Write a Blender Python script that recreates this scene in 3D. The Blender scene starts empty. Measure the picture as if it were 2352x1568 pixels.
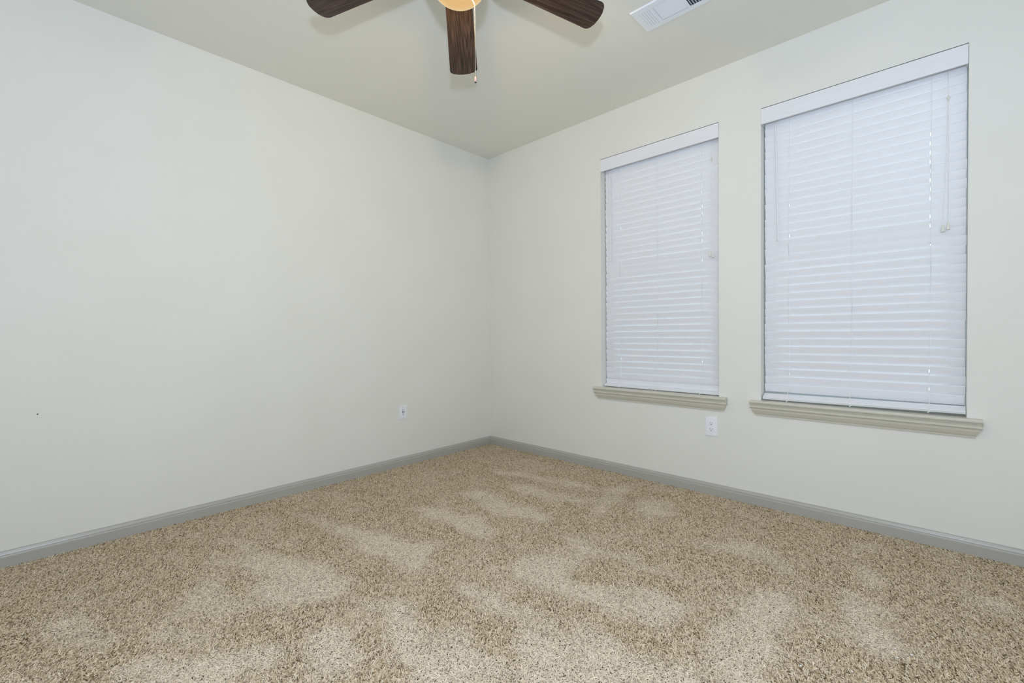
import bpy, bmesh, math, random
import numpy as np
from mathutils import Vector, Matrix

# ------------------------------------------------------------------ tuned values
FLASH = 66.0
UPFILL = 71.0
FANLAMP = 44.0
BULB = 6.0
WORLD = 2.4
FLASHCOL = (0.635, 0.735, 0.96)
FANCOL = (1.0, 0.86, 0.53)
WALL0 = (0.802, 0.798, 0.745)
WALL1 = (0.818, 0.815, 0.768)
CEIL = (0.83, 0.825, 0.757)
TRIM = (0.455, 0.447, 0.41)
BLIND = (0.835, 0.843, 0.878)
WAL0 = (0.016, 0.01, 0.008)
WAL1 = (0.055, 0.033, 0.025)
WAL2 = (0.12, 0.075, 0.055)
SPACING = 0.004
YARN = [(0.1, 0.062, 0.024), (0.44, 0.335, 0.2), (0.62, 0.5, 0.335), (0.8, 0.7, 0.535)]
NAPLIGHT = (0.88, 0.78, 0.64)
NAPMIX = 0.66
SILL = (0.63, 0.61, 0.53)

C = bpy.context.scene.collection
SC = bpy.context.scene

# ------------------------------------------------------------------ camera
cam_data = bpy.data.cameras.new('camera')
cam = bpy.data.objects.new('camera', cam_data)
C.objects.link(cam)
cam_data.sensor_width = 36.0
cam_data.lens = 15.757
cam_data.clip_start = 0.02
_c, _fw = Vector((3.138, -3.016, 1.053)), Vector((-0.686, 0.728, -0.0156)).normalized()
_r = Vector((0.728, 0.686, -0.0087))
_r = (_r - _fw * _r.dot(_fw)).normalized()
_u = _r.cross(_fw)
cam.matrix_world = Matrix(((_r.x, _u.x, -_fw.x, _c.x), (_r.y, _u.y, -_fw.y, _c.y),
                           (_r.z, _u.z, -_fw.z, _c.z), (0, 0, 0, 1)))
SC.camera = cam

# ------------------------------------------------------------------ world, lights, exposure
world = bpy.data.worlds.new('overcast_sky')
SC.world = world
world.use_nodes = True
wn = world.node_tree
wn.nodes['Background'].inputs['Color'].default_value = (0.85, 0.94, 1.0, 1)
wn.nodes['Background'].inputs['Strength'].default_value = WORLD

def lamp(name, kind, loc, energy, color, **kw):
    d = bpy.data.lights.new(name, kind)
    d.energy = energy
    d.color = color
    for k, v in kw.items():
        setattr(d, k, v)
    o = bpy.data.objects.new(name, d)
    C.objects.link(o)
    o.location = loc
    return o

# the photographer's flash, just behind and above the camera: bare bulb plus an added upward fill spot
FLASH_AT = (3.245, -3.12, 1.365)
lamp('flash', 'POINT', FLASH_AT, FLASH, FLASHCOL, shadow_soft_size=0.045)
fl = lamp('upward_fill', 'SPOT', FLASH_AT, UPFILL, FLASHCOL, shadow_soft_size=0.045, spot_size=math.pi, spot_blend=1.0)
_el = math.radians(65)
fl.rotation_euler = Vector((-0.686 * math.cos(_el), 0.728 * math.cos(_el), math.sin(_el))).to_track_quat('-Z', 'Y').to_euler()
vs = SC.view_settings
vs.view_transform = 'Standard'
vs.look = 'None'
vs.gamma = 1.0
vs.use_curve_mapping = False
vs.exposure = 0.0
SC.cycles.adaptive_threshold = 0.03
SC.cycles.max_bounces = 10
SC.cycles.diffuse_bounces = 6
SC.cycles.transparent_max_bounces = 12
SC.cycles.sample_clamp_indirect = 6.0
SC.cycles.caustics_reflective = False
SC.cycles.caustics_refractive = False
SC.cycles.use_denoising = True

# ------------------------------------------------------------------ materials
def mat(name, color, rough=0.6, spec=0.35, metal=0.0):
    m = bpy.data.materials.new(name)
    m.use_nodes = True
    b = m.node_tree.nodes['Principled BSDF']
    b.inputs['Base Color'].default_value = (*color, 1)
    b.inputs['Roughness'].default_value = rough
    b.inputs['Metallic'].default_value = metal
    b.inputs['Specular IOR Level'].default_value = spec
    return m

def node(m, kind, **inp):
    n = m.node_tree.nodes.new(kind)
    for k, v in inp.items():
        n.inputs[k].default_value = v
    return n

def link(m, a, b):
    m.node_tree.links.new(a, b)

def bump(m, scale, strength, dist=0.002, detail=3.0, stretch=(1, 1, 1)):
    tc = node(m, 'ShaderNodeTexCoord')
    mp = node(m, 'ShaderNodeMapping', Scale=stretch)
    nz = node(m, 'ShaderNodeTexNoise', Scale=scale, Detail=detail)
    bp = node(m, 'ShaderNodeBump', Strength=strength, Distance=dist)
    link(m, tc.outputs['Object'], mp.inputs['Vector'])
    link(m, mp.outputs['Vector'], nz.inputs['Vector'])
    link(m, nz.outputs['Fac'], bp.inputs['Height'])
    link(m, bp.outputs['Normal'], m.node_tree.nodes['Principled BSDF'].inputs['Normal'])
    return m

def mottled(m, c0, c1, scale, stretch=(1, 1, 1), detail=4.0, lo=0.35, hi=0.65, coord='Object'):
    tc = node(m, 'ShaderNodeTexCoord')
    mp = node(m, 'ShaderNodeMapping', Scale=stretch)
    nz = node(m, 'ShaderNodeTexNoise', Scale=scale, Detail=detail)
    cr = node(m, 'ShaderNodeValToRGB')
    cr.color_ramp.elements[0].position = lo
    cr.color_ramp.elements[1].position = hi
    cr.color_ramp.elements[0].color = (*c0, 1)
    cr.color_ramp.elements[1].color = (*c1, 1)
    link(m, tc.outputs[coord], mp.inputs['Vector'])
    link(m, mp.outputs['Vector'], nz.inputs['Vector'])
    link(m, nz.outputs['Fac'], cr.inputs['Fac'])
    link(m, cr.outputs['Color'], m.node_tree.nodes['Principled BSDF'].inputs['Base Color'])
    return m

M_wall = bump(mottled(mat('wall_paint', (0.7, 0.7, 0.67), 0.62, 0.3), WALL0, WALL1, 2.5), 260, 0.12, 0.001)
M_ceil = bump(mat('ceiling_paint', CEIL, 0.8, 0.2), 220, 0.15, 0.001)
M_trim = bump(mat('greige_trim_paint', TRIM, 0.27, 0.55), 40, 0.03, 0.001)
M_sill = bump(mat('window_sill_paint', SILL, 0.35, 0.45), 40, 0.03, 0.001)
M_gap = mat('gap_shade_grey', (0.15, 0.15, 0.145), 0.9, 0.1)  # shade of the gap over each valance, put into the colour
M_blind = bump(mat('white_faux_wood', BLIND, 0.42, 0.4), 30, 0.10, 0.001, 3.0, (0.4, 12, 12))
_b = M_blind.node_tree.nodes['Principled BSDF']
M_cord = mat('white_cord', (0.90, 0.90, 0.90), 0.7)
M_tassel = mat('ivory_plastic', (0.80, 0.79, 0.74), 0.4)
M_plate = mat('white_plastic', (0.88, 0.89, 0.945), 0.35, 0.45)
M_slot = mat('dark_slot', (0.012, 0.012, 0.013), 0.6)
M_vinyl = mat('white_vinyl', (0.72, 0.76, 0.75), 0.4)
M_vent = mat('white_enamel', (0.86, 0.89, 0.93), 0.35, 0.5)
M_duct = mat('duct_interior', (0.07, 0.085, 0.13), 0.7)
M_bronze = mat('oil_rubbed_bronze', (0.055, 0.04, 0.032), 0.35, 0.5, 0.8)
M_chain = mat('nickel_chain', (0.75, 0.72, 0.66), 0.3, 0.5, 0.9)
M_fob = mat('pinkish_wood_fob', (0.52, 0.36, 0.32), 0.4)
M_fobtip = mat('dark_fob_tip', (0.02, 0.018, 0.018), 0.4)
M_backing = mat('carpet_backing', (0.13, 0.10, 0.065), 0.95, 0.1)
M_lint = mat('white_lint', (0.85, 0.85, 0.85), 0.8)
M_screw = mat('brass_clip', (0.35, 0.12, 0.04), 0.5)

# dark walnut laminate of the fan blades (grain runs along local x)
M_walnut = mat('dark_walnut_laminate', (0.05, 0.03, 0.022), 0.42, 0.35)
def _walnut(m):
    tc = node(m, 'ShaderNodeTexCoord')
    mp = node(m, 'ShaderNodeMapping', Scale=(0.40, 9.0, 1.0))
    oi = node(m, 'ShaderNodeObjectInfo')
    ad = m.node_tree.nodes.new('ShaderNodeVectorMath'); ad.operation = 'MULTIPLY_ADD'
    ad.inputs[1].default_value = (7, 3, 5)
    link(m, oi.outputs['Random'], ad.inputs[0])
    link(m, tc.outputs['Object'], ad.inputs[2])
    link(m, ad.outputs[0], mp.inputs['Vector'])
    n1 = node(m, 'ShaderNodeTexNoise', Scale=2.6, Detail=2.0, Distortion=0.6)
    wv = m.node_tree.nodes.new('ShaderNodeMath'); wv.operation = 'MULTIPLY'; wv.inputs[1].default_value = 60.0
    sn = m.node_tree.nodes.new('ShaderNodeMath'); sn.operation = 'SINE'
    n2 = node(m, 'ShaderNodeTexNoise', Scale=26.0, Detail=4.0)
    mx = m.node_tree.nodes.new('ShaderNodeMath'); mx.operation = 'MULTIPLY_ADD'; mx.inputs[1].default_value = 0.15; 
    cr = node(m, 'ShaderNodeValToRGB')
    e = cr.color_ramp.elements
    e[0].position, e[0].color = 0.2, (*WAL0, 1)
    e[1].position, e[1].color = 0.85, (*WAL2, 1)
    k = e.new(0.52); k.color = (*WAL1, 1)
    link(m, mp.outputs['Vector'], n1.inputs['Vector'])
    link(m, mp.outputs['Vector'], n2.inputs['Vector'])
    link(m, n1.outputs['Fac'], wv.inputs[0])
    link(m, wv.outputs[0], sn.inputs[0])
    link(m, sn.outputs[0], mx.inputs[0])
    link(m, n2.outputs['Fac'], mx.inputs[2])
    link(m, mx.outputs[0], cr.inputs['Fac'])
    link(m, cr.outputs['Color'], m.node_tree.nodes['Principled BSDF'].inputs['Base Color'])
_walnut(M_walnut)
M_bladeedge = mat('blade_edge_band', (0.02, 0.015, 0.012), 0.5)

# clear window pane: mostly transparent, a little mirror
M_glass = bpy.data.materials.new('window_glass')
M_glass.use_nodes = True
def _glass(m):
    nt = m.node_tree; nt.nodes.clear()
    out = nt.nodes.new('ShaderNodeOutputMaterial')
    tr = nt.nodes.new('ShaderNodeBsdfTransparent'); tr.inputs['Color'].default_value = (0.90, 0.975, 0.95, 1)
    gl = nt.nodes.new('ShaderNodeBsdfGlossy'); gl.inputs['Roughness'].default_value = 0.02
    fr = nt.nodes.new('ShaderNodeFresnel'); fr.inputs['IOR'].default_value = 1.5
    mx = nt.nodes.new('ShaderNodeMixShader')
    nt.links.new(fr.outputs[0], mx.inputs[0]); nt.links.new(tr.outputs[0], mx.inputs[1])
    nt.links.new(gl.outputs[0], mx.inputs[2]); nt.links.new(mx.outputs[0], out.inputs[0])
_glass(M_glass)

# frosted glass bowl of the fan light, lit from inside: glows and lets the bulbs through
M_bowl = bpy.data.materials.new('frosted_lit_glass')
M_bowl.use_nodes = True
def _bowl(m):
    nt = m.node_tree; nt.nodes.clear()
    out = nt.nodes.new('ShaderNodeOutputMaterial')
    lw = nt.nodes.new('ShaderNodeLayerWeight'); lw.inputs['Blend'].default_value = 0.30
    cr = nt.nodes.new('ShaderNodeValToRGB')
    cr.color_ramp.elements[0].position = 0.35; cr.color_ramp.elements[0].color = (0.93, 0.60, 0.26, 1)
    cr.color_ramp.elements[1].position = 0.93; cr.color_ramp.elements[1].color = (1.0, 0.82, 0.50, 1)
    em = nt.nodes.new('ShaderNodeEmission'); em.inputs['Strength'].default_value = 0.92
    tr = nt.nodes.new('ShaderNodeBsdfTransparent'); tr.inputs['Color'].default_value = (1.0, 0.86, 0.66, 1)
    mx = nt.nodes.new('ShaderNodeMixShader'); mx.inputs[0].default_value = 0.30
    gl = nt.nodes.new('ShaderNodeBsdfGlossy'); gl.inputs['Roughness'].default_value = 0.25
    m2 = nt.nodes.new('ShaderNodeMixShader'); m2.inputs[0].default_value = 0.04
    nt.links.new(lw.outputs['Facing'], cr.inputs['Fac'])
    nt.links.new(cr.outputs[0], em.inputs['Color'])
    nt.links.new(em.outputs[0], mx.inputs[1]); nt.links.new(tr.outputs[0], mx.inputs[2])
    nt.links.new(mx.outputs[0], m2.inputs[1]); nt.links.new(gl.outputs[0], m2.inputs[2])
    nt.links.new(m2.outputs[0], out.inputs[0])
_bowl(M_bowl)
M_bulb = bpy.data.materials.new('lit_bulb_glass')
M_bulb.use_nodes = True
_e = M_bulb.node_tree.nodes['Principled BSDF']
_e.inputs['Emission Color'].default_value = (1.0, 0.80, 0.50, 1)
_e.inputs['Emission Strength'].default_value = BULB

# ------------------------------------------------------------------ mesh helpers
def obj(name, bm, m, parent=None, smooth=False, kind=None):
    me = bpy.data.meshes.new(name)
    bm.normal_update()
    bm.to_mesh(me)
    bm.free()
    ms = m if isinstance(m, (list, tuple)) else [m]
    for x in ms:
        me.materials.append(x)
    if smooth:
        me.shade_smooth() if hasattr(me, 'shade_smooth') else None
        if smooth == 'auto':
            me.set_sharp_from_angle(angle=math.radians(35))
    o = bpy.data.objects.new(name, me)
    C.objects.link(o)
    if parent is not None:
        o.parent = parent
    if kind:
        o['kind'] = kind
    return o

def dup(o, parent, loc=None, rot=None):
    c = o.copy()
    C.objects.link(c)
    c.parent = parent
    if loc is not None:
        c.location = loc
    if rot is not None:
        c.rotation_euler = rot
    return c

def thing(name, label, cat, loc=(0, 0, 0), rotz=0.0, group=None):
    o = bpy.data.objects.new(name, None)
    o.empty_display_size = 0.05
    C.objects.link(o)
    o.location = loc
    o.rotation_euler = (0, 0, rotz)
    o['label'] = label
    o['category'] = cat
    if group:
        o['group'] = group
    return o

def add_box(bm, x0, x1, y0, y1, z0, z1, mi=0, M=None):
    vs_ = [bm.verts.new(Vector(p) if M is None else M @ Vector(p)) for p in
           ((x0, y0, z0), (x1, y0, z0), (x1, y1, z0), (x0, y1, z0), (x0, y0, z1), (x1, y0, z1), (x1, y1, z1), (x0, y1, z1))]
    fs = []
    for f in ((0, 3, 2, 1), (4, 5, 6, 7), (0, 1, 5, 4), (1, 2, 6, 5), (2, 3, 7, 6), (3, 0, 4, 7)):
        fc = bm.faces.new([vs_[i] for i in f])
        fc.material_index = mi
        fs.append(fc)
    return vs_, fs

def bevel_all(bm, w, seg=2):
    bmesh.ops.bevel(bm, geom=list(bm.edges), offset=w, segments=seg, profile=0.6, affect='EDGES', clamp_overlap=True)

def box(x0, x1, y0, y1, z0, z1, bev=0.0, seg=2):
    bm = bmesh.new()
    add_box(bm, x0, x1, y0, y1, z0, z1)
    if bev:
        bevel_all(bm, bev, seg)
    return bm

def add_lathe(bm, prof, n=32, mi=0, M=None):
    rings = []
    for r, z in prof:
        if r < 1e-6:
            p = Vector((0, 0, z))
            rings.append([bm.verts.new(M @ p if M else p)])
        else:
            ring = []
            for i in range(n):
                a = 2 * math.pi * i / n
                p = Vector((r * math.cos(a), r * math.sin(a), z))
                ring.append(bm.verts.new(M @ p if M else p))
            rings.append(ring)
    for a, b in zip(rings, rings[1:]):
        for i in range(n):
            j = (i + 1) % n
            if len(a) == 1 and len(b) == 1:
                continue
            if len(a) == 1:
                f = bm.faces.new((a[0], b[j], b[i]))
            elif len(b) == 1:
                f = bm.faces.new((a[i], a[j], b[0]))
            else:
                f = bm.faces.new((a[i], a[j], b[j], b[i]))
            f.material_index = mi
    return rings

def lathe(prof, n=32):
    bm = bmesh.new()
    add_lathe(bm, prof, n)
    bmesh.ops.recalc_face_normals(bm, faces=bm.faces)
    return bm

def add_tube(bm, pts, r, n=8, mi=0):
    pts = [Vector(p) for p in pts]
    rings = []
    up = Vector((0, 0, 1))
    for i, p in enumerate(pts):
        t = (pts[min(i + 1, len(pts) - 1)] - pts[max(i - 1, 0)]).normalized()
        a = t.cross(up)
        if a.length < 1e-3:
            a = t.cross(Vector((1, 0, 0)))
        a.normalize()
        b = t.cross(a).normalized()
        rr = r[i] if isinstance(r, (list, tuple)) else r
        rings.append([bm.verts.new(p + a * rr * math.cos(2 * math.pi * k / n) + b * rr * math.sin(2 * math.pi * k / n)) for k in range(n)])
    for A, B in zip(rings, rings[1:]):
        for k in range(n):
            bm.faces.new((A[k], A[(k + 1) % n], B[(k + 1) % n], B[k])).material_index = mi
    bm.faces.new(rings[0][::-1]).material_index = mi
    bm.faces.new(rings[-1]).material_index = mi

def tube(pts, r, n=8):
    bm = bmesh.new()
    add_tube(bm, pts, r, n)
    bmesh.ops.recalc_face_normals(bm, faces=bm.faces)
    return bm

def holed_panel(bm, us, vs_, skip, place):
    """grid of quads over cut lines us x vs_, leaving out the cells in skip; place(u, v) -> point"""
    grid = {}
    for i, u in enumerate(us):
        for j, v in enumerate(vs_):
            grid[i, j] = bm.verts.new(place(u, v))
    for i in range(len(us) - 1):
        for j in range(len(vs_) - 1):
            if (i, j) not in skip:
                bm.faces.new((grid[i, j], grid[i + 1, j], grid[i + 1, j + 1], grid[i, j + 1]))

def solid_panel(us, vs_, skip, place0, place1):
    """like holed_panel but with thickness: two faces joined round the outside and round each hole"""
    bm = bmesh.new()
    g = [{}, {}]
    for s, pl in enumerate((place0, place1)):
        for i, u in enumerate(us):
            for j, v in enumerate(vs_):
                g[s][i, j] = bm.verts.new(pl(u, v))
    cells = {(i, j) for i in range(len(us) - 1) for j in range(len(vs_) - 1)} - set(skip)
    for (i, j) in cells:
        a, b, c, d = (i, j), (i + 1, j), (i + 1, j + 1), (i, j + 1)
        bm.faces.new([g[0][k] for k in (a, b, c, d)])
        bm.faces.new([g[1][k] for k in (d, c, b, a)])
        for (p, q, nb) in ((a, b, (i, j - 1)), (b, c, (i + 1, j)), (c, d, (i, j + 1)), (d, a, (i - 1, j))):
            if nb not in cells:
                bm.faces.new((g[0][q], g[0][p], g[1][p], g[1][q]))
    loose = [v for v in bm.verts if not v.link_faces]
    bmesh.ops.delete(bm, geom=loose, context='VERTS')
    bmesh.ops.recalc_face_normals(bm, faces=bm.faces)
    return bm
# ------------------------------------------------------------------ the room
H = 2.74            # ceiling height
XR, YB = 4.0, -3.9  # the two walls behind the camera
WT = 0.16           # wall thickness
OZ0, OZ1 = 0.64, 2.40
WIN = ((1.251, 2.128), (2.372, 3.251))

bm = bmesh.new()
add_box(bm, -WT, XR + WT, YB - WT, WT, -0.10, -0.0115)
floor = obj('floor', bm, M_backing, kind='structure')
obj('ceiling', box(-WT, XR + WT, YB - WT, WT, H, H + 0.12), M_ceil, kind='structure')
wall_left = obj('wall_left', box(-WT, 0, YB - WT, 0, -0.014, H), M_wall, kind='structure')
bm = solid_panel([-WT, WIN[0][0], WIN[0][1], WIN[1][0], WIN[1][1], XR + WT], [-0.014, OZ0 - 0.018, OZ1, H],
                 {(1, 1), (3, 1)}, lambda u, v: Vector((u, 0, v)), lambda u, v: Vector((u, WT, v)))
obj('wall_right', bm, M_wall, kind='structure')
obj('wall_near', box(XR, XR + WT, YB - WT, 0, -0.014, H), M_wall, kind='structure')
# wall behind the camera, with an unseen doorway added to let sky light in as fill
bm = solid_panel([0, 2.72, 3.68, XR], [-0.014, 2.08, H], {(1, 0)}, lambda u, v: Vector((u, YB, v)), lambda u, v: Vector((u, YB - WT, v)))
obj('wall_back', bm, M_wall, kind='structure')

# baseboards: ogee profile, (out from the wall, height)
BB = [(0, -0.014), (0.0145, -0.014), (0.0145, 0.0430), (0.0118, 0.0458), (0.0098, 0.0464), (0.0090, 0.0490), (0.0106, 0.0508), (0.0104, 0.0535),
      (0.0084, 0.0600), (0.0060, 0.0638), (0.0054, 0.0655), (0.0050, 0.0690), (0.0035, 0.0703), (0, 0.0706)]
def baseboard(name, p0, p1, nrm, m0, m1):
    """mitred at the ends: m0/m1 = how far the front moves along the run per unit of thickness"""
    bm = bmesh.new()
    d = (Vector(p1) - Vector(p0)).normalized()
    n = Vector(nrm)
    A = [bm.verts.new(Vector(p0) + n * t + d * t * m0 + Vector((0, 0, z))) for t, z in BB]
    B = [bm.verts.new(Vector(p1) + n * t + d * t * m1 + Vector((0, 0, z))) for t, z in BB]
    for i in range(len(BB) - 1):
        bm.faces.new((A[i], B[i], B[i + 1], A[i + 1]))
    bm.faces.new(A)
    bm.faces.new(B[::-1])
    bmesh.ops.recalc_face_normals(bm, faces=bm.faces)
    return obj(name, bm, M_trim, kind='structure')
baseboard('baseboard_left', (0, YB, 0), (0, 0, 0), (1, 0, 0), 1, -1)
baseboard('baseboard_right', (0, 0, 0), (XR, 0, 0), (0, -1, 0), 1, -1)
baseboard('baseboard_near', (XR, 0, 0), (XR, YB, 0), (-1, 0, 0), 1, -1)
# small nail hole in the left wall
bm = bmesh.new()
add_lathe(bm, [(0, 0.0012), (0.0028, 0.0008), (0.0034, -0.0008)], 10, M=Matrix.Translation((0, -3.018, 0.69)) @ Matrix.Rotation(math.radians(90), 4, 'Y'))
obj('nail_hole', bm, M_slot, wall_left)

# ------------------------------------------------------------------ carpet pile (stuff): bent yarn tufts on points, nap brushed by a vacuum cleaner, its light and shade also in the yarn colour
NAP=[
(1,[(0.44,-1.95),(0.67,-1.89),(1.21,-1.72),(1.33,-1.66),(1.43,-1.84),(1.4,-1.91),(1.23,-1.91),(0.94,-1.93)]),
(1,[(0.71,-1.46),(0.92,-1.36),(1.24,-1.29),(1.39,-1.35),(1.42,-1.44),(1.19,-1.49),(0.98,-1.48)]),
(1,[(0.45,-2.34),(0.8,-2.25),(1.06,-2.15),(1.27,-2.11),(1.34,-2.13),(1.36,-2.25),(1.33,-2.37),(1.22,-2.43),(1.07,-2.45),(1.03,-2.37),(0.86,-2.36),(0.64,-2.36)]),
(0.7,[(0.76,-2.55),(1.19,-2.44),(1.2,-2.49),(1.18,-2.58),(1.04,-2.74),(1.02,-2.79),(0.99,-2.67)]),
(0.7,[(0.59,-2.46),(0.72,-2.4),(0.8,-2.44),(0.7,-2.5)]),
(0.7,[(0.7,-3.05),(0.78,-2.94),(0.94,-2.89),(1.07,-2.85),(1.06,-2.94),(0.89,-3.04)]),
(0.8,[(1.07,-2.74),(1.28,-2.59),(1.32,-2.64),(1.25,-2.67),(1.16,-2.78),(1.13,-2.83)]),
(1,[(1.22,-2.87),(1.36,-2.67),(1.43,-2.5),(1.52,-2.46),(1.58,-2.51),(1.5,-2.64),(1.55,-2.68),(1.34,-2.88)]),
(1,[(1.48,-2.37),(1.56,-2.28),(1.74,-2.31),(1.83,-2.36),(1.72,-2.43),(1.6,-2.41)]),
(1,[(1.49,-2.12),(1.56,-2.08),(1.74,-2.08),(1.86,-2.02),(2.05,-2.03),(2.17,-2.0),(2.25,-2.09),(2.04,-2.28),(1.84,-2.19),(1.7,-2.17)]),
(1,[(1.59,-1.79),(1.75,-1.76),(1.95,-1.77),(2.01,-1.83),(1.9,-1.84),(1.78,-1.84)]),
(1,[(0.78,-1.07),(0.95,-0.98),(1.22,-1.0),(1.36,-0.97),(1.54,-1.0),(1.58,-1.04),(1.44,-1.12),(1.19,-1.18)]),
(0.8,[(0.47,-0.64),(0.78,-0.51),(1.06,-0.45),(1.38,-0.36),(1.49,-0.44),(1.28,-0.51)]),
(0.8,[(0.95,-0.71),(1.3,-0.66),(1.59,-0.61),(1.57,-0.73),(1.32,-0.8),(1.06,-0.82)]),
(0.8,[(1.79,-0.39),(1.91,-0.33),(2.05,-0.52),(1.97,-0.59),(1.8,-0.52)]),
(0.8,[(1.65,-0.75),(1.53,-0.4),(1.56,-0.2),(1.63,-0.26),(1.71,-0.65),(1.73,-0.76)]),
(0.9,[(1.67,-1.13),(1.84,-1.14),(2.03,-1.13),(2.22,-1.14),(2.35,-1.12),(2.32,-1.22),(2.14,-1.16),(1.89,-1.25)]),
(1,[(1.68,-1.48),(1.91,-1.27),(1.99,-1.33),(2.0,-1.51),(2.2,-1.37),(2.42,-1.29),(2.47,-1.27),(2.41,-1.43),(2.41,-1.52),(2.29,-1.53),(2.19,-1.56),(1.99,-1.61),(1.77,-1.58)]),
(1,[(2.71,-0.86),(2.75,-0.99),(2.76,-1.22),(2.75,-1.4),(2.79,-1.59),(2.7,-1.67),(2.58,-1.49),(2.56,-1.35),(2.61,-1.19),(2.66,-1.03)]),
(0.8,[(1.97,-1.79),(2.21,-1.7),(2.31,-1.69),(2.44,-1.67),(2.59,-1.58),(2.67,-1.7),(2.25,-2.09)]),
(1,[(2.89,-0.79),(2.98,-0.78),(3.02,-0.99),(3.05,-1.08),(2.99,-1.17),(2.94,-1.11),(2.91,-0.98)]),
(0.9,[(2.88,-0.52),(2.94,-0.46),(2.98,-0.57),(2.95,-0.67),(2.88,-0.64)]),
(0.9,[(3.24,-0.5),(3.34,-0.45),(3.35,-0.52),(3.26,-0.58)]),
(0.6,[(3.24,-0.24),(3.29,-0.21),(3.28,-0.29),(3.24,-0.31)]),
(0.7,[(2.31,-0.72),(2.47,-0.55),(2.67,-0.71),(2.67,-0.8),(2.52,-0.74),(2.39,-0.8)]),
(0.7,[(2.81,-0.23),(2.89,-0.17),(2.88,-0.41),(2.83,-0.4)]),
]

def in_poly(px, py, poly):
    inside = np.zeros(px.shape, bool)
    n = len(poly)
    for i in range(n):
        x0, y0 = poly[i]
        x1, y1 = poly[(i + 1) % n]
        cond = (y0 > py) != (y1 > py)
        xi = (x1 - x0) * (py - y0) / ((y1 - y0) if y1 != y0 else 1e-9) + x0
        inside ^= cond & (px < xi)
    return inside

def blur(a, n):
    for ax in (0, 1):
        k = np.hanning(2 * n + 3)[1:-1]
        k /= k.sum()
        a = np.apply_along_axis(lambda v: np.convolve(v, k, 'same'), ax, a)
    return a

def value_noise(rng, shape, cell):
    g = rng.random((shape[0] // cell + 3, shape[1] // cell + 3))
    i = np.arange(shape[0]) / cell
    j = np.arange(shape[1]) / cell
    i0, j0 = i.astype(int), j.astype(int)
    fi, fj = (i - i0)[:, None], (j - j0)[None, :]
    fi, fj = fi * fi * (3 - 2 * fi), fj * fj * (3 - 2 * fj)
    g00, g10 = g[i0][:, j0], g[i0 + 1][:, j0]
    g01, g11 = g[i0][:, j0 + 1], g[i0 + 1][:, j0 + 1]
    return (g00 * (1 - fi) + g10 * fi) * (1 - fj) + (g01 * (1 - fi) + g11 * fi) * fj

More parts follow.
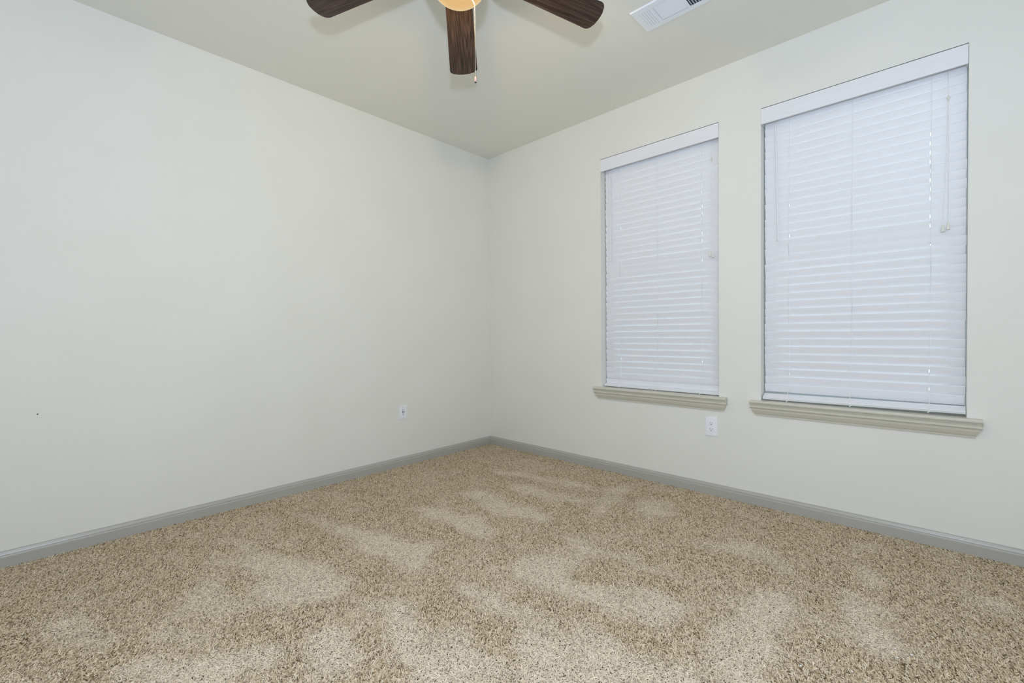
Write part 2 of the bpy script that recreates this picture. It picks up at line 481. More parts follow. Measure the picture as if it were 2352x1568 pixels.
def carpet():
    rng = np.random.default_rng(11)
    st = 0.02
    gx = np.arange(0, XR, st)
    gy = np.arange(YB, 0, st)
    X, Y = np.meshgrid(gx, gy, indexing='ij')
    rx = (value_noise(rng, X.shape, 5) - .5) * 0.075
    ry = (value_noise(rng, X.shape, 4) - .5) * 0.075
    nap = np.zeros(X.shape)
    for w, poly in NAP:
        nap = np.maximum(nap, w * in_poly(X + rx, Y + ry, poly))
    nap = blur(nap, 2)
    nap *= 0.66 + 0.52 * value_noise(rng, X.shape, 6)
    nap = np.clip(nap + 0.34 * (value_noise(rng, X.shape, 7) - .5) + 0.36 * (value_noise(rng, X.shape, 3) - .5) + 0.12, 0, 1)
    sp = SPACING
    x = np.arange(0.012, XR - 0.01, sp)
    y = np.arange(YB + 0.01, -0.012, sp)
    TX, TY = np.meshgrid(x, y, indexing='ij')
    TX = TX.ravel() + rng.uniform(-.5, .5, TX.size) * sp
    TY = TY.ravel() + rng.uniform(-.5, .5, TY.size) * sp
    # only where the room could be looked at from near the doorway
    keep = ((-(TX - 3.3) + (TY + 3.3)) > -0.2) & (TX > 0.012) & (TY < -0.012)
    TX, TY = TX[keep], TY[keep]
    n = TX.size
    ii = np.clip((TX / st).astype(int), 0, len(gx) - 1)
    jj = np.clip(((TY - YB) / st).astype(int), 0, len(gy) - 1)
    np_ = nap[ii, jj]
    me = bpy.data.meshes.new('carpet_pile')
    me.vertices.add(n)
    co = np.stack([TX, TY, np.full(n, -0.0100) + rng.uniform(-.0024, .0018, n)], 1)
    me.vertices.foreach_set('co', co.astype(np.float32).ravel())
    a = me.attributes.new('nap', 'FLOAT', 'POINT')
    a.data.foreach_set('value', np.clip(np_ + rng.normal(0, .2, n), 0, 1).astype(np.float32))
    a = me.attributes.new('tint', 'FLOAT', 'POINT')
    a.data.foreach_set('value', rng.random(n).astype(np.float32))
    # tufts lean about 45 degrees any way, with a bias towards the brushing direction
    ang = rng.uniform(0, 2 * np.pi, n)
    lean = np.radians(rng.uniform(0, 60, n))
    vx, vy = np.cos(ang) * np.tan(lean), np.sin(ang) * np.tan(lean)
    bias = (np_ - .5) * 0.6
    vx += bias * 0.70
    vy += bias * -0.71
    tilt = np.arctan(np.hypot(vx, vy))
    head = np.arctan2(vy, vx)
    # euler: tilt about y, then heading about z
    rot = np.stack([np.zeros(n), tilt, head], 1)
    a = me.attributes.new('rot', 'FLOAT_VECTOR', 'POINT')
    a.data.foreach_set('vector', rot.astype(np.float32).ravel())
    a = me.attributes.new('size', 'FLOAT', 'POINT')
    a.data.foreach_set('value', (rng.uniform(.85, 1.2, n) / np.maximum(np.cos(tilt), .62) ** .5).astype(np.float32))
    o = bpy.data.objects.new('carpet_pile', me)
    C.objects.link(o)
    o.parent = floor
    o['kind'] = 'stuff'
    # material
    m = mat('carpet_yarn', (0.4, 0.32, 0.22), 0.9, 0.12)
    at = m.node_tree.nodes.new('ShaderNodeAttribute'); at.attribute_type = 'INSTANCER'; at.attribute_name = 'nap'
    a2 = m.node_tree.nodes.new('ShaderNodeAttribute'); a2.attribute_type = 'INSTANCER'; a2.attribute_name = 'tint'
    cr = node(m, 'ShaderNodeValToRGB')
    cr.color_ramp.interpolation = 'LINEAR'
    e = cr.color_ramp.elements
    e[0].position, e[0].color = 0.0, (*YARN[0], 1)
    e[1].position, e[1].color = 1.0, (*YARN[3], 1)
    k = e.new(0.27); k.color = (*YARN[1], 1)
    k = e.new(0.65); k.color = (*YARN[2], 1)
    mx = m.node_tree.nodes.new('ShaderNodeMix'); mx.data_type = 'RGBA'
    mx.inputs['B'].default_value = (*NAPLIGHT, 1)  # light caught by the brushed nap, painted into the yarn colour
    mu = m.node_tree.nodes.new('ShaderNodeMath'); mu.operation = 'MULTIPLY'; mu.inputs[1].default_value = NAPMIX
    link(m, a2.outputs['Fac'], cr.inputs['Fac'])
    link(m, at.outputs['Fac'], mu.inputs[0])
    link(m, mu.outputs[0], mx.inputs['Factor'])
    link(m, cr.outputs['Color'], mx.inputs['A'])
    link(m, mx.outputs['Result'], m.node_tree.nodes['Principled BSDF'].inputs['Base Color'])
    me.materials.append(m)
    # geometry nodes: a tapering yarn end on every point
    ng = bpy.data.node_groups.new('tuft_pile', 'GeometryNodeTree')
    ng.interface.new_socket('Geometry', in_out='INPUT', socket_type='NodeSocketGeometry')
    ng.interface.new_socket('Geometry', in_out='OUTPUT', socket_type='NodeSocketGeometry')
    N = ng.nodes.new
    gi, go = N('NodeGroupInput'), N('NodeGroupOutput')
    cone = N('GeometryNodeMeshCone')
    cone.inputs['Vertices'].default_value = 5
    cone.inputs['Side Segments'].default_value = 3
    cone.inputs['Radius Top'].default_value = 0.0012
    cone.inputs['Radius Bottom'].default_value = 0.0017
    cone.inputs['Depth'].default_value = 0.0088
    sm = N('GeometryNodeSetMaterial'); sm.inputs['Material'].default_value = m
    sp_ = N('GeometryNodeSetPosition')
    pos = N('GeometryNodeInputPosition')
    sep = N('ShaderNodeSeparateXYZ')
    sq = N('ShaderNodeMath'); sq.operation = 'POWER'; sq.inputs[1].default_value = 2.0
    ml = N('ShaderNodeMath'); ml.operation = 'MULTIPLY'; ml.inputs[1].default_value = 55.0
    cmb = N('ShaderNodeCombineXYZ')
    iop = N('GeometryNodeInstanceOnPoints')
    L = ng.links.new
    L(cone.outputs['Mesh'], sp_.inputs['Geometry'])
    L(pos.outputs[0], sep.inputs[0])
    L(sep.outputs['Z'], sq.inputs[0]); L(sq.outputs[0], ml.inputs[0]); L(ml.outputs[0], cmb.inputs['X'])
    L(cmb.outputs[0], sp_.inputs['Offset'])
    L(sp_.outputs['Geometry'], sm.inputs['Geometry'])
    L(sm.outputs['Geometry'], iop.inputs['Instance'])
    L(gi.outputs[0], iop.inputs['Points'])
    na = N('GeometryNodeInputNamedAttribute'); na.data_type = 'FLOAT_VECTOR'; na.inputs['Name'].default_value = 'rot'
    e2r = N('FunctionNodeEulerToRotation')
    L(na.outputs['Attribute'], e2r.inputs[0]); L(e2r.outputs[0], iop.inputs['Rotation'])
    nb = N('GeometryNodeInputNamedAttribute'); nb.data_type = 'FLOAT'; nb.inputs['Name'].default_value = 'size'
    L(nb.outputs['Attribute'], iop.inputs['Scale'])
    L(iop.outputs['Instances'], go.inputs[0])
    md = o.modifiers.new('tufts', 'NODES')
    md.node_group = ng
    return o
carpet()

# ------------------------------------------------------------------ windows with their sills and aprons
def window(n, x0, x1):
    w = bpy.data.objects.new('window_%d' % n, None)
    C.objects.link(w)
    w['kind'] = 'structure'
    # vinyl frame, upper and lower sash, panes
    ya, yb = 0.105, 0.155
    def ring(name, X0, X1, Z0, Z1, t, y0, y1, parent):
        bm = solid_panel([X0, X0 + t, X1 - t, X1], [Z0, Z0 + t, Z1 - t, Z1], {(1, 1)},
                         lambda u, v: Vector((u, y0, v)), lambda u, v: Vector((u, y1, v)))
        return obj(name, bm, M_vinyl, parent)
    ring('window_frame', x0, x1, OZ0, OZ1, 0.035, ya, yb, w)
    zm = (OZ0 + OZ1) / 2
    for z0, z1, y0 in ((zm - 0.02, OZ1 - 0.035, ya + 0.026), (OZ0 + 0.035, zm + 0.02, ya + 0.004)):
        s = ring('sash', x0 + 0.035, x1 - 0.035, z0, z1, 0.036, y0, y0 + 0.02, w)
        obj('pane', box(x0 + 0.071, x1 - 0.071, y0 + 0.008, y0 + 0.012, z0 + 0.036, z1 - 0.036), M_glass, s)
    # stool: board in the recess with ears past the opening, rounded nose
    bm = bmesh.new()
    ear = 0.052
    yf, zt, zb = -0.043, OZ0, OZ0 - 0.018
    prof = [(ya, zb), (yf + 0.006, zb), (yf + 0.002, zb + 0.002), (yf, zb + 0.006), (yf, zt - 0.007), (yf + 0.002, zt - 0.002), (yf + 0.007, zt), (ya, zt)]
    bm2 = box(x0, x1, 0.0, ya, zb, zt)
    tmp = bpy.data.meshes.new('tmp'); bm2.to_mesh(tmp); bm2.free()
    bm.from_mesh(tmp); bpy.data.meshes.remove(tmp)
    P2 = [(max(min(y, 0.0), yf), z) for y, z in prof]
    A = [bm.verts.new((x0 - ear, y, z)) for y, z in P2]
    B = [bm.verts.new((x1 + ear, y, z)) for y, z in P2]
    for i in range(len(P2)):
        j = (i + 1) % len(P2)
        bm.faces.new((A[i], A[j], B[j], B[i]))
    bm.faces.new(A[::-1]); bm.faces.new(B)
    bmesh.ops.recalc_face_normals(bm, faces=bm.faces)
    obj('window_sill', bm, M_sill, w)
    # apron: crown-like moulding under the stool, returned at both ends (depth, z)
    ap = [(0.0, zb), (0.034, zb), (0.035, zb - 0.003), (0.0315, zb - 0.008), (0.029, zb - 0.014), (0.0285, zb - 0.0185), (0.0325, zb - 0.0195), (0.0335, zb - 0.0225),
          (0.0315, zb - 0.0255), (0.0265, zb - 0.0300), (0.0245, zb - 0.0340), (0.0230, zb - 0.042), (0.0150, zb - 0.058), (0.0095, zb - 0.066), (0.0085, zb - 0.0735), (0.0, zb - 0.0735)]
    xb = 0.030
    bm = bmesh.new()
    rows = []
    for d, z in ap:
        dd = max(d - 0.0085, 0.0)
        rows.append([bm.verts.new(p) for p in ((x0 - xb - dd, 0, z), (x0 - xb - dd, -d, z), (x1 + xb + dd, -d, z), (x1 + xb + dd, 0, z))])
    for a, b in zip(rows, rows[1:]):
        for k in range(3):
            bm.faces.new((a[k], a[k + 1], b[k + 1], b[k]))
    bmesh.ops.remove_doubles(bm, verts=bm.verts, dist=1e-5)
    bmesh.ops.recalc_face_normals(bm, faces=bm.faces)
    obj('apron', bm, M_sill, w)
    return w
for i, (a, b) in enumerate(WIN):
    window(i + 1, a, b)

# ------------------------------------------------------------------ the two faux-wood blinds
SLW, SLT = 0.0505, 0.0030
YS = 0.068                      # depth of the slat centres behind the wall face
TILT = math.radians(75)
def slat_mesh(x0, x1, holes):
    """slat lying in local x/v, slightly crowned; routed slots at the holes"""
    us = [x0]
    for h in holes:
        us += [h - 0.0015, h + 0.0015]
    us.append(x1)
    vv = [-SLW / 2, -SLW / 2 + 0.002, -0.008, 0.008, SLW / 2 - 0.002, SLW / 2]
    th = [0.4, 1, 1, 1, 1, 0.4]
    skip = {(2 * k + 1, 2) for k in range(len(holes))}
    idx = {round(v, 6): t for v, t in zip(vv, th)}
    crown = lambda v: 0.0009 * (1 - (2 * v / SLW) ** 2)
    return solid_panel(us, vv, skip, lambda u, v: Vector((u, v, crown(v) - SLT / 2 * idx[round(v, 6)])),
                       lambda u, v: Vector((u, v, crown(v) + SLT / 2 * idx[round(v, 6)])))

def blind(x0, x1, label, ztop0, n, pitch, rail_tilt, rail_z, rail_skew, open_rows, wand, cords, tassels, seed):
    rng = random.Random(seed)
    W = x1 - x0
    b = thing('window_blind', label, 'blind', (x0, 0, OZ0), 0, 'white blinds hung inside the two windows')
    z_ = lambda z: z - OZ0
    # valance: grooved board flush with the wall, with short returns
    g = [(0.000, 2.3035), (-0.0022, 2.3045), (-0.003, 2.307), (-0.003, 2.3185), (-0.0024, 2.3195), (-0.003, 2.3205), (-0.003, 2.331), (-0.0024, 2.332), (-0.003, 2.333),
         (-0.003, 2.363), (-0.0024, 2.364), (-0.003, 2.365), (-0.003, 2.379), (-0.0024, 2.380), (-0.003, 2.381), (-0.003, 2.393), (-0.0024, 2.395), (0.000, 2.3955), (0.007, 2.3955), (0.007, 2.3035)]
    bm = bmesh.new()
    A = [bm.verts.new((0.0015, y, z_(z))) for y, z in g]
    B = [bm.verts.new((W - 0.0015, y, z_(z))) for y, z in g]
    for i in range(len(g)):
        j = (i + 1) % len(g)
        bm.faces.new((A[i], A[j], B[j], B[i]))
    bm.faces.new(A[::-1]); bm.faces.new(B)
    add_box(bm, 0.0015, 0.0065, 0.007, 0.05, z_(2.3060), z_(2.393))
    add_box(bm, W - 0.0065, W - 0.0015, 0.007, 0.05, z_(2.3060), z_(2.393))
    bmesh.ops.recalc_face_normals(bm, faces=bm.faces)
    obj('valance', bm, M_blind, b)
    obj('gap_shade_strip', box(0.001, W - 0.001, 0.0015, 0.006, z_(2.3956), z_(2.3998)), M_gap, b)  # dark strip painted in for the shade in the gap above the valance
    obj('headrail', box(0.006, W - 0.006, 0.044, 0.100, z_(2.347), z_(2.385), 0.002), M_plate, b)
    # slats, tops tipped into the room
    e0, e1 = 0.0075, W - 0.0035
    lad = (0.135, 0.4355, W - 0.131)
    sl_h = obj('slat', slat_mesh(e0, e1, [lad[2]]), M_blind, b)
    sl_p = obj('slat', slat_mesh(e0, e1, []), M_blind, b)
    sl_l = obj('slat', slat_mesh(e0, e1, [lad[0], lad[2]]), M_blind, b)
    used = set()
    for k in range(n):
        zc = ztop0 + pitch * k - math.sin(TILT) * SLW / 2
        src = sl_l if k in open_rows[1] else sl_h if k in open_rows[0] else sl_p
        loc = (rng.uniform(-0.0020, 0.0020), YS + rng.uniform(-0.0006, 0.0006), z_(zc))
        rot = (math.pi - TILT + math.radians(rng.uniform(-1.2, 1.2)), 0, 0)
        if src.name not in used:
            used.add(src.name)
            src.location, src.rotation_euler = loc, rot
        else:
            dup(src, b, loc, rot)
    for s in (sl_h, sl_p, sl_l):
        if s.name not in used:
            bpy.data.objects.remove(s)
    # bottom rail: thick bar with eased edges and a groove near the back edge
    bm = bmesh.new()
    pr = [(-0.026, -0.006), (-0.0245, -0.0075), (0.0245, -0.0075), (0.026, -0.006), (0.026, 0.005), (0.0245, 0.0075), (0.0165, 0.0075), (0.0155, 0.0060), (0.0145, 0.0075), (-0.0245, 0.0075), (-0.026, 0.0055)]
    A = [bm.verts.new((e0 - 0.001, y, z)) for y, z in pr]
    B = [bm.verts.new((e1 + 0.001, y, z)) for y, z in pr]
    for i in range(len(pr)):
        j = (i + 1) % len(pr)
        bm.faces.new((A[i], A[j], B[j], B[i]))
    bm.faces.new(A[::-1]); bm.faces.new(B)
    bmesh.ops.recalc_face_normals(bm, faces=bm.faces)
    rail = obj('bottom_rail', bm, M_blind, b)
    rail.location = (0, rail_z[0], z_(rail_z[1]))
    rail.rotation_euler = (rail_tilt, rail_skew, 0)
    rm = Matrix.LocRotScale(rail.location, rail.rotation_euler.to_quaternion(), None)
    # ladder cords, front and back, and the knotted ends under the rail
    for li, lx in enumerate(lad):
        bm = bmesh.new()
        yf = YS - math.cos(TILT) * SLW / 2 - 0.0035
        end = rm @ Vector((lx, -0.0275, 0.002))
        off = 0.0032 if li == 2 else 0.0
        pts = [(lx + off, yf + 0.003, z_(2.33))]
        for q in range(1, 9):
            t = q / 9
            pts.append((lx + off + 0.0012 * math.sin(3 * t * math.pi + li), yf, z_(2.30 - (2.30 - ztop0 - 0.01) * t)))
        pts += [(lx + (0.002 if li != 1 else -0.012), yf, z_(ztop0 - 0.01)), (end.x, min(end.y, yf), end.z + 0.012), tuple(end), tuple(rm @ Vector((lx, -0.027, -0.008)))]
        add_tube(bm, pts, 0.0013, 6)
        add_tube(bm, [(lx + off, 2 * YS - yf, z_(2.33)), (lx + off, 2 * YS - yf, z_(ztop0 - 0.03))], 0.0008, 5)
        obj('ladder_cord', bm, M_cord, b)
        bm = bmesh.new()
        k0 = rm @ Vector((lx, -0.0285, -0.006))
        add_tube(bm, [k0 + Vector((0.006, 0, 0.003)), k0 + Vector((0, -0.002, 0)), k0 + Vector((-0.005, -0.001, -0.004)), k0 + Vector((-0.001, 0, -0.007))], [0.001, 0.0022, 0.002, 0.0009], 6)
        obj('cord_knot', bm, M_cord, b)
    # tilt wand hooked under the valance
    (wx0, wz0), (wx1, wz1) = wand
    yw = 0.030
    bm = bmesh.new()
    add_tube(bm, [(wx0, yw, z_(wz0 - 0.02)), ((wx0 + wx1) / 2, yw - 0.001, z_((wz0 + wz1) / 2)), (wx1, yw - 0.002, z_(wz1 + 0.012)), (wx1, yw - 0.002, z_(wz1 + 0.011)), (wx1, yw - 0.002, z_(wz1))],
             [0.0042, 0.0042, 0.0042, 0.0052, 0.0050], 6)
    wd = obj('tilt_wand', bm, M_blind, b)
    hk = tube([(wx0 - 0.004, yw + 0.014, z_(wz0 + 0.012)), (wx0 - 0.004, yw + 0.004, z_(wz0 + 0.004)), (wx0, yw, z_(wz0 - 0.006)), (wx0, yw, z_(wz0 - 0.022))], 0.0022, 6)
    obj('wand_hook', hk, M_cord, wd)
    # lift cords: one run to a joiner, then two to bell tassels
    (kx, kz), ends = cords, tassels
    yc = 0.036
    bm = bmesh.new()
    add_tube(bm, [(kx - 0.002, yc + 0.004, z_(2.32)), (kx - 0.001, yc, z_(2.28)), (kx, yc, z_(kz))], 0.0011, 6)
    for (tx, tz) in ends:
        add_tube(bm, [(kx, yc, z_(kz)), ((kx + tx) / 2 + 0.001, yc, z_((kz + tz) / 2)), (tx, yc, z_(tz))], 0.0010, 6)
    lc = obj('lift_cord', bm, M_cord, b)
    bm = bmesh.new()
    add_lathe(bm, [(0, 0.012), (0.0025, 0.010), (0.0055, 0.004), (0.0055, -0.001), (0.003, -0.007), (0.0018, -0.016), (0, -0.017)], 12, M=Matrix.Translation((kx, yc, z_(kz))))
    obj('cord_joiner', bm, M_tassel, lc, True)
    for (tx, tz) in ends:
        bm = bmesh.new()
        add_lathe(bm, [(0, 0.002), (0.0035, 0.001), (0.0048, -0.010), (0.0072, -0.024), (0.0082, -0.029), (0.0078, -0.031), (0.004, -0.0300), (0, -0.0295)], 14, M=Matrix.Translation((tx, yc, z_(tz))))
        obj('tassel', bm, M_tassel, lc, 'auto')
    return b

blind(WIN[0][0], WIN[0][1], 'white two-inch slat blind on the farther, left window, rail resting on its sill',
      0.7005, 37, 0.0455, math.radians(15), (0.056, 0.6575), 0.0, ({30, 29, 28, 27, 25, 24, 23, 22, 20, 19, 18, 6}, {26, 4}),
      ((0.066, 2.298), (0.071, 1.611)), (0.820, 2.190), ((0.8105, 1.588), (0.828, 1.578)), 3)
blind(WIN[1][0], WIN[1][1], 'white two-inch slat blind on the nearer, right window, bottom rail hanging tilted',
      0.738, 36, 0.0456, math.radians(24), (0.036, 0.6625), -0.0095, ({29, 27, 26, 25, 23, 22, 19, 17, 1}, {28, 24, 20, 3, 2}),
      ((0.070, 2.296), (0.0845, 1.600)), (0.812, 2.180), ((0.794, 1.568), (0.8125, 1.576)), 8)
# small reddish-brown clip lying on the sill under the left blind
bm = box(-0.011, 0.011, -0.003, 0.003, 0, 0.004, 0.001)
o = obj('shim', bm, M_screw)
o.location = (1.895, 0.046, OZ0)
o['label'] = 'tiny reddish-brown scrap on the left window sill under the blind'
o['category'] = 'scrap'

# ------------------------------------------------------------------ wall outlets
def outlet(name_label, w, h, style, M):
    t = thing('wall_outlet', name_label, 'outlet')
    t.matrix_world = M          # local x along the wall, z up, -y out of the wall
    obj('cover_plate', box(-w / 2, w / 2, -0.0055, 0, -h / 2, h / 2, 0.0022, 3), M_plate, t, 'auto')
    def slot(x, z, sw, sh, parent, nm='slot', r=False):
        if r:
            bm = bmesh.new()
            add_lathe(bm, [(0, 0.0004), (sw, 0.0004), (sw, -0.001)], 12, M=Matrix.Translation((x, -0.0074, z)) @ Matrix.Rotation(math.radians(90), 4, 'X'))
        else:
            bm = box(x - sw / 2, x + sw / 2, -0.0078, -0.0070, z - sh / 2, z + sh / 2)
        obj(nm, bm, M_slot, parent)
    if style == 'duplex':
        for s in (1, -1):
            bm = bmesh.new()
            ring = []
            for y, k in ((-0.005, 1.0), (-0.0070, 1.0), (-0.0074, 0.96)):
                rr = []
                for i in range(28):
                    a = 2 * math.pi * i / 28
                    rr.append(bm.verts.new((0.0172 * k * math.cos(a), y, max(-0.0135, min(0.0135, 0.0172 * math.sin(a))) * k + s * 0.0195)))
                ring.append(rr)
            for A, B in zip(ring, ring[1:]):
                for i in range(28):
                    bm.faces.new((A[i], A[(i + 1) % 28], B[(i + 1) % 28], B[i]))
            bm.faces.new(ring[-1])
            bmesh.ops.recalc_face_normals(bm, faces=bm.faces)
            f = obj('receptacle', bm, M_plate, t, 'auto')
            z = s * 0.0195
            slot(-0.0064, z + 0.0042, 0.0022, 0.0086, f)
            slot(0.0064, z + 0.0042, 0.0022, 0.0070, f)
            slot(0, z - 0.0068, 0.0029, 0, f, 'ground_hole', True)
        bm = bmesh.new()
        add_lathe(bm, [(0, 0.0012), (0.0026, 0.0008), (0.0034, -0.0003)], 14, M=Matrix.Translation((0, -0.0055, 0)) @ Matrix.Rotation(math.radians(90), 4, 'X'))
        obj('cover_screw', bm, M_plate, t)
    else:
        f = obj('receptacle', box(-0.0165, 0.0165, -0.0074, -0.004, -0.0335, 0.0335, 0.0006), M_plate, t)
        for s, z in ((1, 0.0215), (-1, -0.0150)):
            slot(-0.0058, z + 0.004, 0.0024, 0.0075, f)
            slot(0.0058, z + 0.004, 0.0024, 0.0065, f)
            slot(0, z - 0.0045, 0.0028, 0, f, 'ground_hole', True)
        for x in (-0.0062, 0.0062):
            slot(x, 0.0048, 0.0056, 0.0128, f, 'usb_port')
        slot(0, 0.0455, 0.0020, 0, t, 'cover_screw', True)
        slot(0, -0.0455, 0.0016, 0, t, 'cover_screw', True)
    return t
outlet('white duplex outlet with round receptacles, on the window wall below the sills', 0.075, 0.125, 'duplex', Matrix.Translation((2.0815, 0, 0.442)))
outlet('white outlet with two dark central ports, alone on the windowless left wall', 0.064, 0.1095, 'usb',
       Matrix.Translation((0, -0.986, 0.4285)) @ Matrix.Rotation(math.radians(90), 4, 'Z'))

# ------------------------------------------------------------------ ceiling register
def vent():
    x0, x1, y0, y1 = 1.960, 2.320, -0.841, -0.641
    t = thing('air_vent', 'white three-way metal register on the ceiling above the window gap', 'vent', (0, 0, H))
    A, B, D = (1.998, 2.060), (2.070, 2.208), (2.218, 2.282)
    ya, yb = -0.803, -0.678
    zf = -0.007
    us = [x0 + 0.004, A[0], A[1], B[0], B[1], D[0], D[1], x1 - 0.004]
    vv = [y0 + 0.004, ya, yb, y1 - 0.004]
    bm = solid_panel(us, vv, {(1, 1), (3, 1), (5, 1)}, lambda u, v: Vector((u, v, zf)), lambda u, v: Vector((u, v, zf + 0.0012)))
    # turned-back rim
    for (X0, X1, Y0, Y1) in ((x0, x0 + 0.004, y0, y1), (x1 - 0.004, x1, y0, y1), (x0, x1, y0, y0 + 0.004), (x0, x1, y1 - 0.004, y1)):
        a = 0.0
        vs_ = [bm.verts.new(p) for p in ((X0, Y0, 0), (X1, Y0, 0), (X1, Y1, 0), (X0, Y1, 0))]
        bm.faces.new(vs_)
    ring0 = [bm.verts.new(p) for p in ((x0, y0, -0.001), (x1, y0, -0.001), (x1, y1, -0.001), (x0, y1, -0.001))]
    ring1 = [bm.verts.new(p) for p in ((x0 + 0.004, y0 + 0.004, zf), (x1 - 0.004, y0 + 0.004, zf), (x1 - 0.004, y1 - 0.004, zf), (x0 + 0.004, y1 - 0.004, zf))]
    ring2 = [bm.verts.new(p) for p in ((x0, y0, 0), (x1, y0, 0), (x1, y1, 0), (x0, y1, 0))]
    for P, Q in ((ring0, ring1), (ring2, ring0)):
        for i in range(4):
            bm.faces.new((P[i], P[(i + 1) % 4], Q[(i + 1) % 4], Q[i]))
    bmesh.ops.recalc_face_normals(bm, faces=bm.faces)
    obj('face_plate', bm, M_vent, t)
    bm = box(A[0] - 0.006, D[1] + 0.006, ya - 0.006, yb + 0.006, -0.0004, 0.0)
    obj('duct_opening', bm, M_duct, t)
    def louver(bmargs, loc, rot):
        bm = box(*bmargs)
        o = obj('louver', bm, M_vent, t)
        o.location, o.rotation_euler = loc, rot
        return o
    zc = zf + 0.0032
    la = None
    for i in range(5):
        x = A[0] + 0.0062 + 0.0128 * i
        if la is None:
            la = louver((-0.0052, 0.0052, ya, yb, -0.0004, 0.0004), (x, 0, zc - 0.0022), (0, math.radians(-20), 0))
        else:
            dup(la, t, (x, 0, zc - 0.0022))
    lb = None
    for i in range(11):
        y = ya + 0.0060 + 0.0113 * i
        if lb is None:
            lb = louver((B[0], B[1], -0.0043, 0.0043, -0.0004, 0.0004), (0, y, zc), (math.radians(-30), 0, 0))
        else:
            dup(lb, t, (0, y, zc))
    ld = None
    for i in range(5):
        x = D[0] + 0.0065 + 0.0128 * i
        if ld is None:
            ld = louver((-0.0040, 0.0040, ya, yb, -0.0004, 0.0004), (x, 0, zc), (0, math.radians(38), 0))
        else:
            dup(ld, t, (x, 0, zc))
vent()

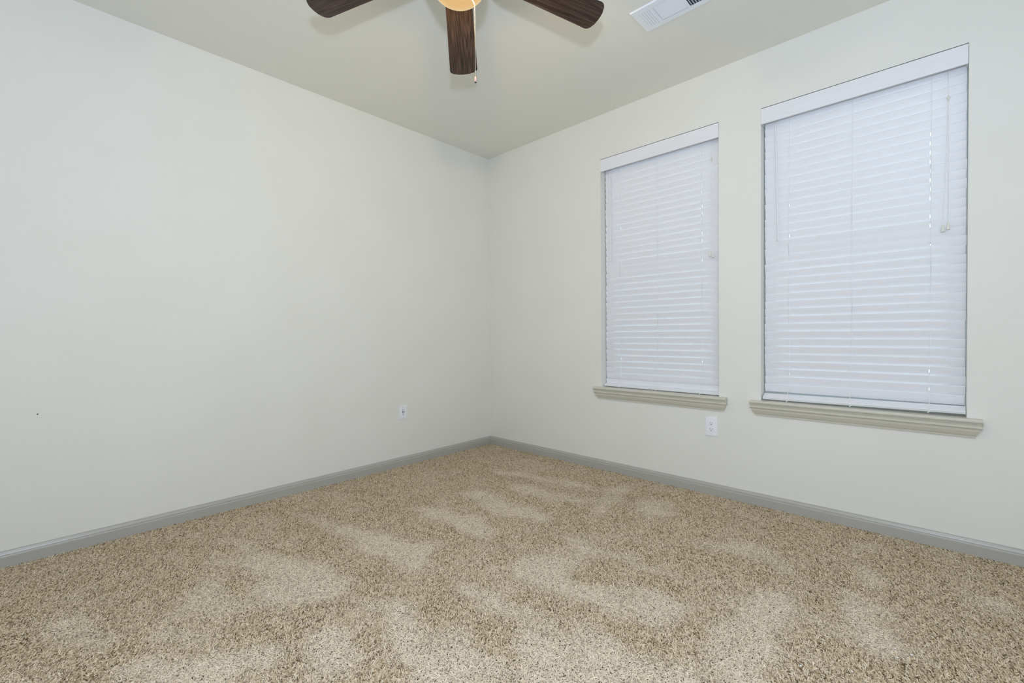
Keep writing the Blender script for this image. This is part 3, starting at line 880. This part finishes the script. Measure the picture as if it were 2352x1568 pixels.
# ------------------------------------------------------------------ ceiling fan with light bowl
def fan():
    hx, hy = 1.766, -1.866
    t = thing('ceiling_fan', 'five-blade ceiling fan with dark walnut blades and a lit glass bowl', 'ceiling fan', (hx, hy, H))
    zz = lambda z: z - H
    obj('canopy', lathe([(0, 0), (0.07, 0), (0.072, -0.008), (0.066, -0.03), (0.035, -0.052), (0.018, -0.058), (0, -0.058)], 40), M_bronze, t, 'auto')
    obj('downrod', lathe([(0, -0.05), (0.0125, -0.05), (0.0125, -0.125), (0, -0.125)], 20), M_bronze, t, 'auto')
    obj('motor_housing', lathe([(0, zz(2.635)), (0.03, zz(2.634)), (0.085, zz(2.622)), (0.128, zz(2.598)), (0.138, zz(2.575)), (0.138, zz(2.552)), (0.122, zz(2.535)), (0.085, zz(2.528)), (0, zz(2.526))], 48), M_bronze, t, 'auto')
    obj('switch_housing', lathe([(0, zz(2.53)), (0.06, zz(2.529)), (0.064, zz(2.52)), (0.064, zz(2.485)), (0.075, zz(2.478)), (0.112, zz(2.474)), (0.122, zz(2.468)), (0.122, zz(2.452)), (0.116, zz(2.449)), (0, zz(2.449))], 48), M_bronze, t, 'auto')
    # blades: slightly drooping and pitched, slots for the arms
    R, r0 = 0.658, 0.155
    bl = arm = None
    pit, droop = math.radians(6.7), math.atan(0.132)
    for k in range(5):
        a = math.radians(136.385) - k * math.radians(72)
        if bl is None:
            bm = bmesh.new()
            w = lambda r: 0.058 + 0.014 * (r - 0.2) / 0.42
            out = [(r0, -0.030), (r0 + 0.012, -0.046), (r0 + 0.045, -w(r0 + 0.045))]
            wt = w(0.635)
            out += [(0.3, -w(0.3)), (0.45, -w(0.45)), (0.60, -w(0.60))]
            cr = 0.028
            # rounded tip corners and a faintly bowed end
            for q in range(7):
                th = -math.pi / 2 + q / 6 * math.radians(78)
                out.append((R - 0.008 - cr + cr * math.cos(th), -wt + cr + cr * math.sin(th)))
            for yv in (-0.03, 0.0, 0.03):
                out.append((R - 0.0045 * (abs(yv) / 0.044) ** 2, yv))
            tip = [p for p in out]
            out = tip + [(x, -y) for x, y in reversed(tip) if y < -1e-6]
            top = [bm.verts.new((x, y, 0.0030)) for x, y in out]
            bot = [bm.verts.new((x, y, -0.0030)) for x, y in out]
            bm.faces.new(top)
            bm.faces.new(bot[::-1])
            for i in range(len(out)):
                j = (i + 1) % len(out)
                bm.faces.new((top[j], top[i], bot[i], bot[j])).material_index = 1
            bmesh.ops.recalc_face_normals(bm, faces=bm.faces)
            bl = obj('blade', bm, [M_walnut, M_bladeedge], t)
            b_ = bl
            bm = bmesh.new()
            pts = [(0.085, -0.016), (0.12, -0.014), (0.165, -0.016), (0.20, -0.034), (0.235, -0.036), (0.245, -0.02)]
            pts = pts + [(x, -y) for x, y in reversed(pts)]
            T = [bm.verts.new((x, y, 0.0075)) for x, y in pts]
            Bq = [bm.verts.new((x, y, 0.0031)) for x, y in pts]
            bm.faces.new(T); bm.faces.new(Bq[::-1])
            for i in range(len(pts)):
                j = (i + 1) % len(pts)
                bm.faces.new((T[j], T[i], Bq[i], Bq[j]))
            bmesh.ops.recalc_face_normals(bm, faces=bm.faces)
            arm = obj('blade_arm', bm, M_bronze, bl)
        else:
            b_ = dup(bl, t)
            dup(arm, b_)
        # local x outward; local y turned so that its + side (clockwise, seen from below it is the right) is the higher edge
        m = Matrix.Rotation(a, 4, 'Z') @ Matrix.Rotation(droop, 4, 'Y') @ Matrix.Rotation(-pit, 4, 'X')
        zc = 2.46 + 0.132 * 0.6
        b_.matrix_local = Matrix.Translation((0, 0, zz(zc))) @ m
    # bowl
    bx, by = 0.009, 0.008
    a_, c_, z0 = 0.116, 0.098, zz(2.450)
    prof = [(a_ * math.cos(q * math.pi / 2 / 20), z0 - c_ * math.sin(q * math.pi / 2 / 20)) for q in range(21)]
    prof[-1] = (0, z0 - c_)
    bw = obj('light_bowl', lathe(prof, 64), M_bowl, t, True)
    bw.location = (bx, by, 0)
    for s in (-1, 1):
        p = Vector((bx, by, 0)) + Vector((0.728, 0.686, 0)) * 0.052 * s
        bm = bmesh.new()
        add_lathe(bm, [(0, -0.066), (0.012, -0.064), (0.022, -0.054), (0.026, -0.042), (0.022, -0.028), (0.013, -0.012), (0.012, 0.0)], 24, M=Matrix.Translation((p.x, p.y, zz(2.452))))
        bmesh.ops.recalc_face_normals(bm, faces=bm.faces)
        obj('bulb', bm, M_bulb, t, True)
    d = bpy.data.lights.new('fan_lamp', 'POINT')
    d.energy, d.color, d.shadow_soft_size = FANLAMP, FANCOL, 0.02
    lo = bpy.data.objects.new('fan_lamp', d)
    C.objects.link(lo)
    lo.parent = t
    lo.location = (bx, by, zz(2.405))
    # pull chain: beads with a wooden fob
    cx, cy = 1.767 - hx + 0.002, -1.769 - hy + 0.002
    bm = bmesh.new()
    z = 2.398
    add_tube(bm, [(cx - 0.028, cy - 0.03, zz(2.452)), (cx - 0.006, cy - 0.006, zz(2.415)), (cx, cy, zz(2.398))], 0.0016, 6)
    while z > 2.128:
        add_lathe(bm, [(0, 0.0017), (0.0014, 0.0009), (0.0014, -0.0009), (0, -0.0017)], 6, M=Matrix.Translation((cx, cy, zz(z))))
        z -= 0.0037
    add_tube(bm, [(cx, cy, zz(2.40)), (cx, cy, zz(2.10))], 0.0006, 5)
    add_tube(bm, [(cx, cy, zz(2.130)), (cx, cy, zz(2.124))], 0.0026, 8)
    ch = obj('pull_chain', bm, M_chain, t)
    bm = bmesh.new()
    add_lathe(bm, [(0, 0.012), (0.0024, 0.0115), (0.0042, 0.006), (0.0050, -0.002), (0.0046, -0.009), (0.0040, -0.010)], 14, 0, Matrix.Translation((cx, cy, zz(2.095))))
    add_lathe(bm, [(0.0040, -0.010), (0.0038, -0.0125), (0, -0.0135)], 14, 1, Matrix.Translation((cx, cy, zz(2.095))))
    bmesh.ops.recalc_face_normals(bm, faces=bm.faces)
    obj('chain_fob', bm, [M_fob, M_fobtip], ch, True)
fan()

# ------------------------------------------------------------------ white lint crumbs on the carpet
LINT = [(3.04, -0.879), (3.047, -1.083), (3.055, -1.132), (3.09, -1.084), (2.837, -1.382), (2.957, -1.303), (1.512, -1.134), (0.042, -2.967)]
LINT_LABELS = ['white lint crumb, topmost of the six in the right foreground of the carpet',
               'white lint crumb, upper of the close pair in the right foreground of the carpet',
               'white lint crumb, lower of the close pair in the right foreground of the carpet',
               'white lint crumb, rightmost of the six in the right foreground of the carpet',
               'white lint crumb, leftmost of the six in the right foreground of the carpet',
               'white lint crumb, lowest of the six in the right foreground of the carpet',
               'single white lint crumb in the middle of the carpet, below the room corner',
               'single white lint crumb against the left baseboard']
first = None
for i, (x, y) in enumerate(LINT):
    if first is None:
        bm = bmesh.new()
        bmesh.ops.create_icosphere(bm, subdivisions=1, radius=0.0036)
        rr = random.Random(4)
        for v in bm.verts:
            v.co *= rr.uniform(0.6, 1.2)
            v.co.z *= 0.5
            v.co.x *= 1.5
        first = o = obj('lint_crumb', bm, M_lint)
        o['category'] = 'lint'
        o['group'] = 'lint crumbs on the carpet'
    else:
        o = first.copy()
        C.objects.link(o)
    o['label'] = LINT_LABELS[i]
    o.location = (x, y, 0.002)
    o.rotation_euler = (0, 0, i * 1.3)
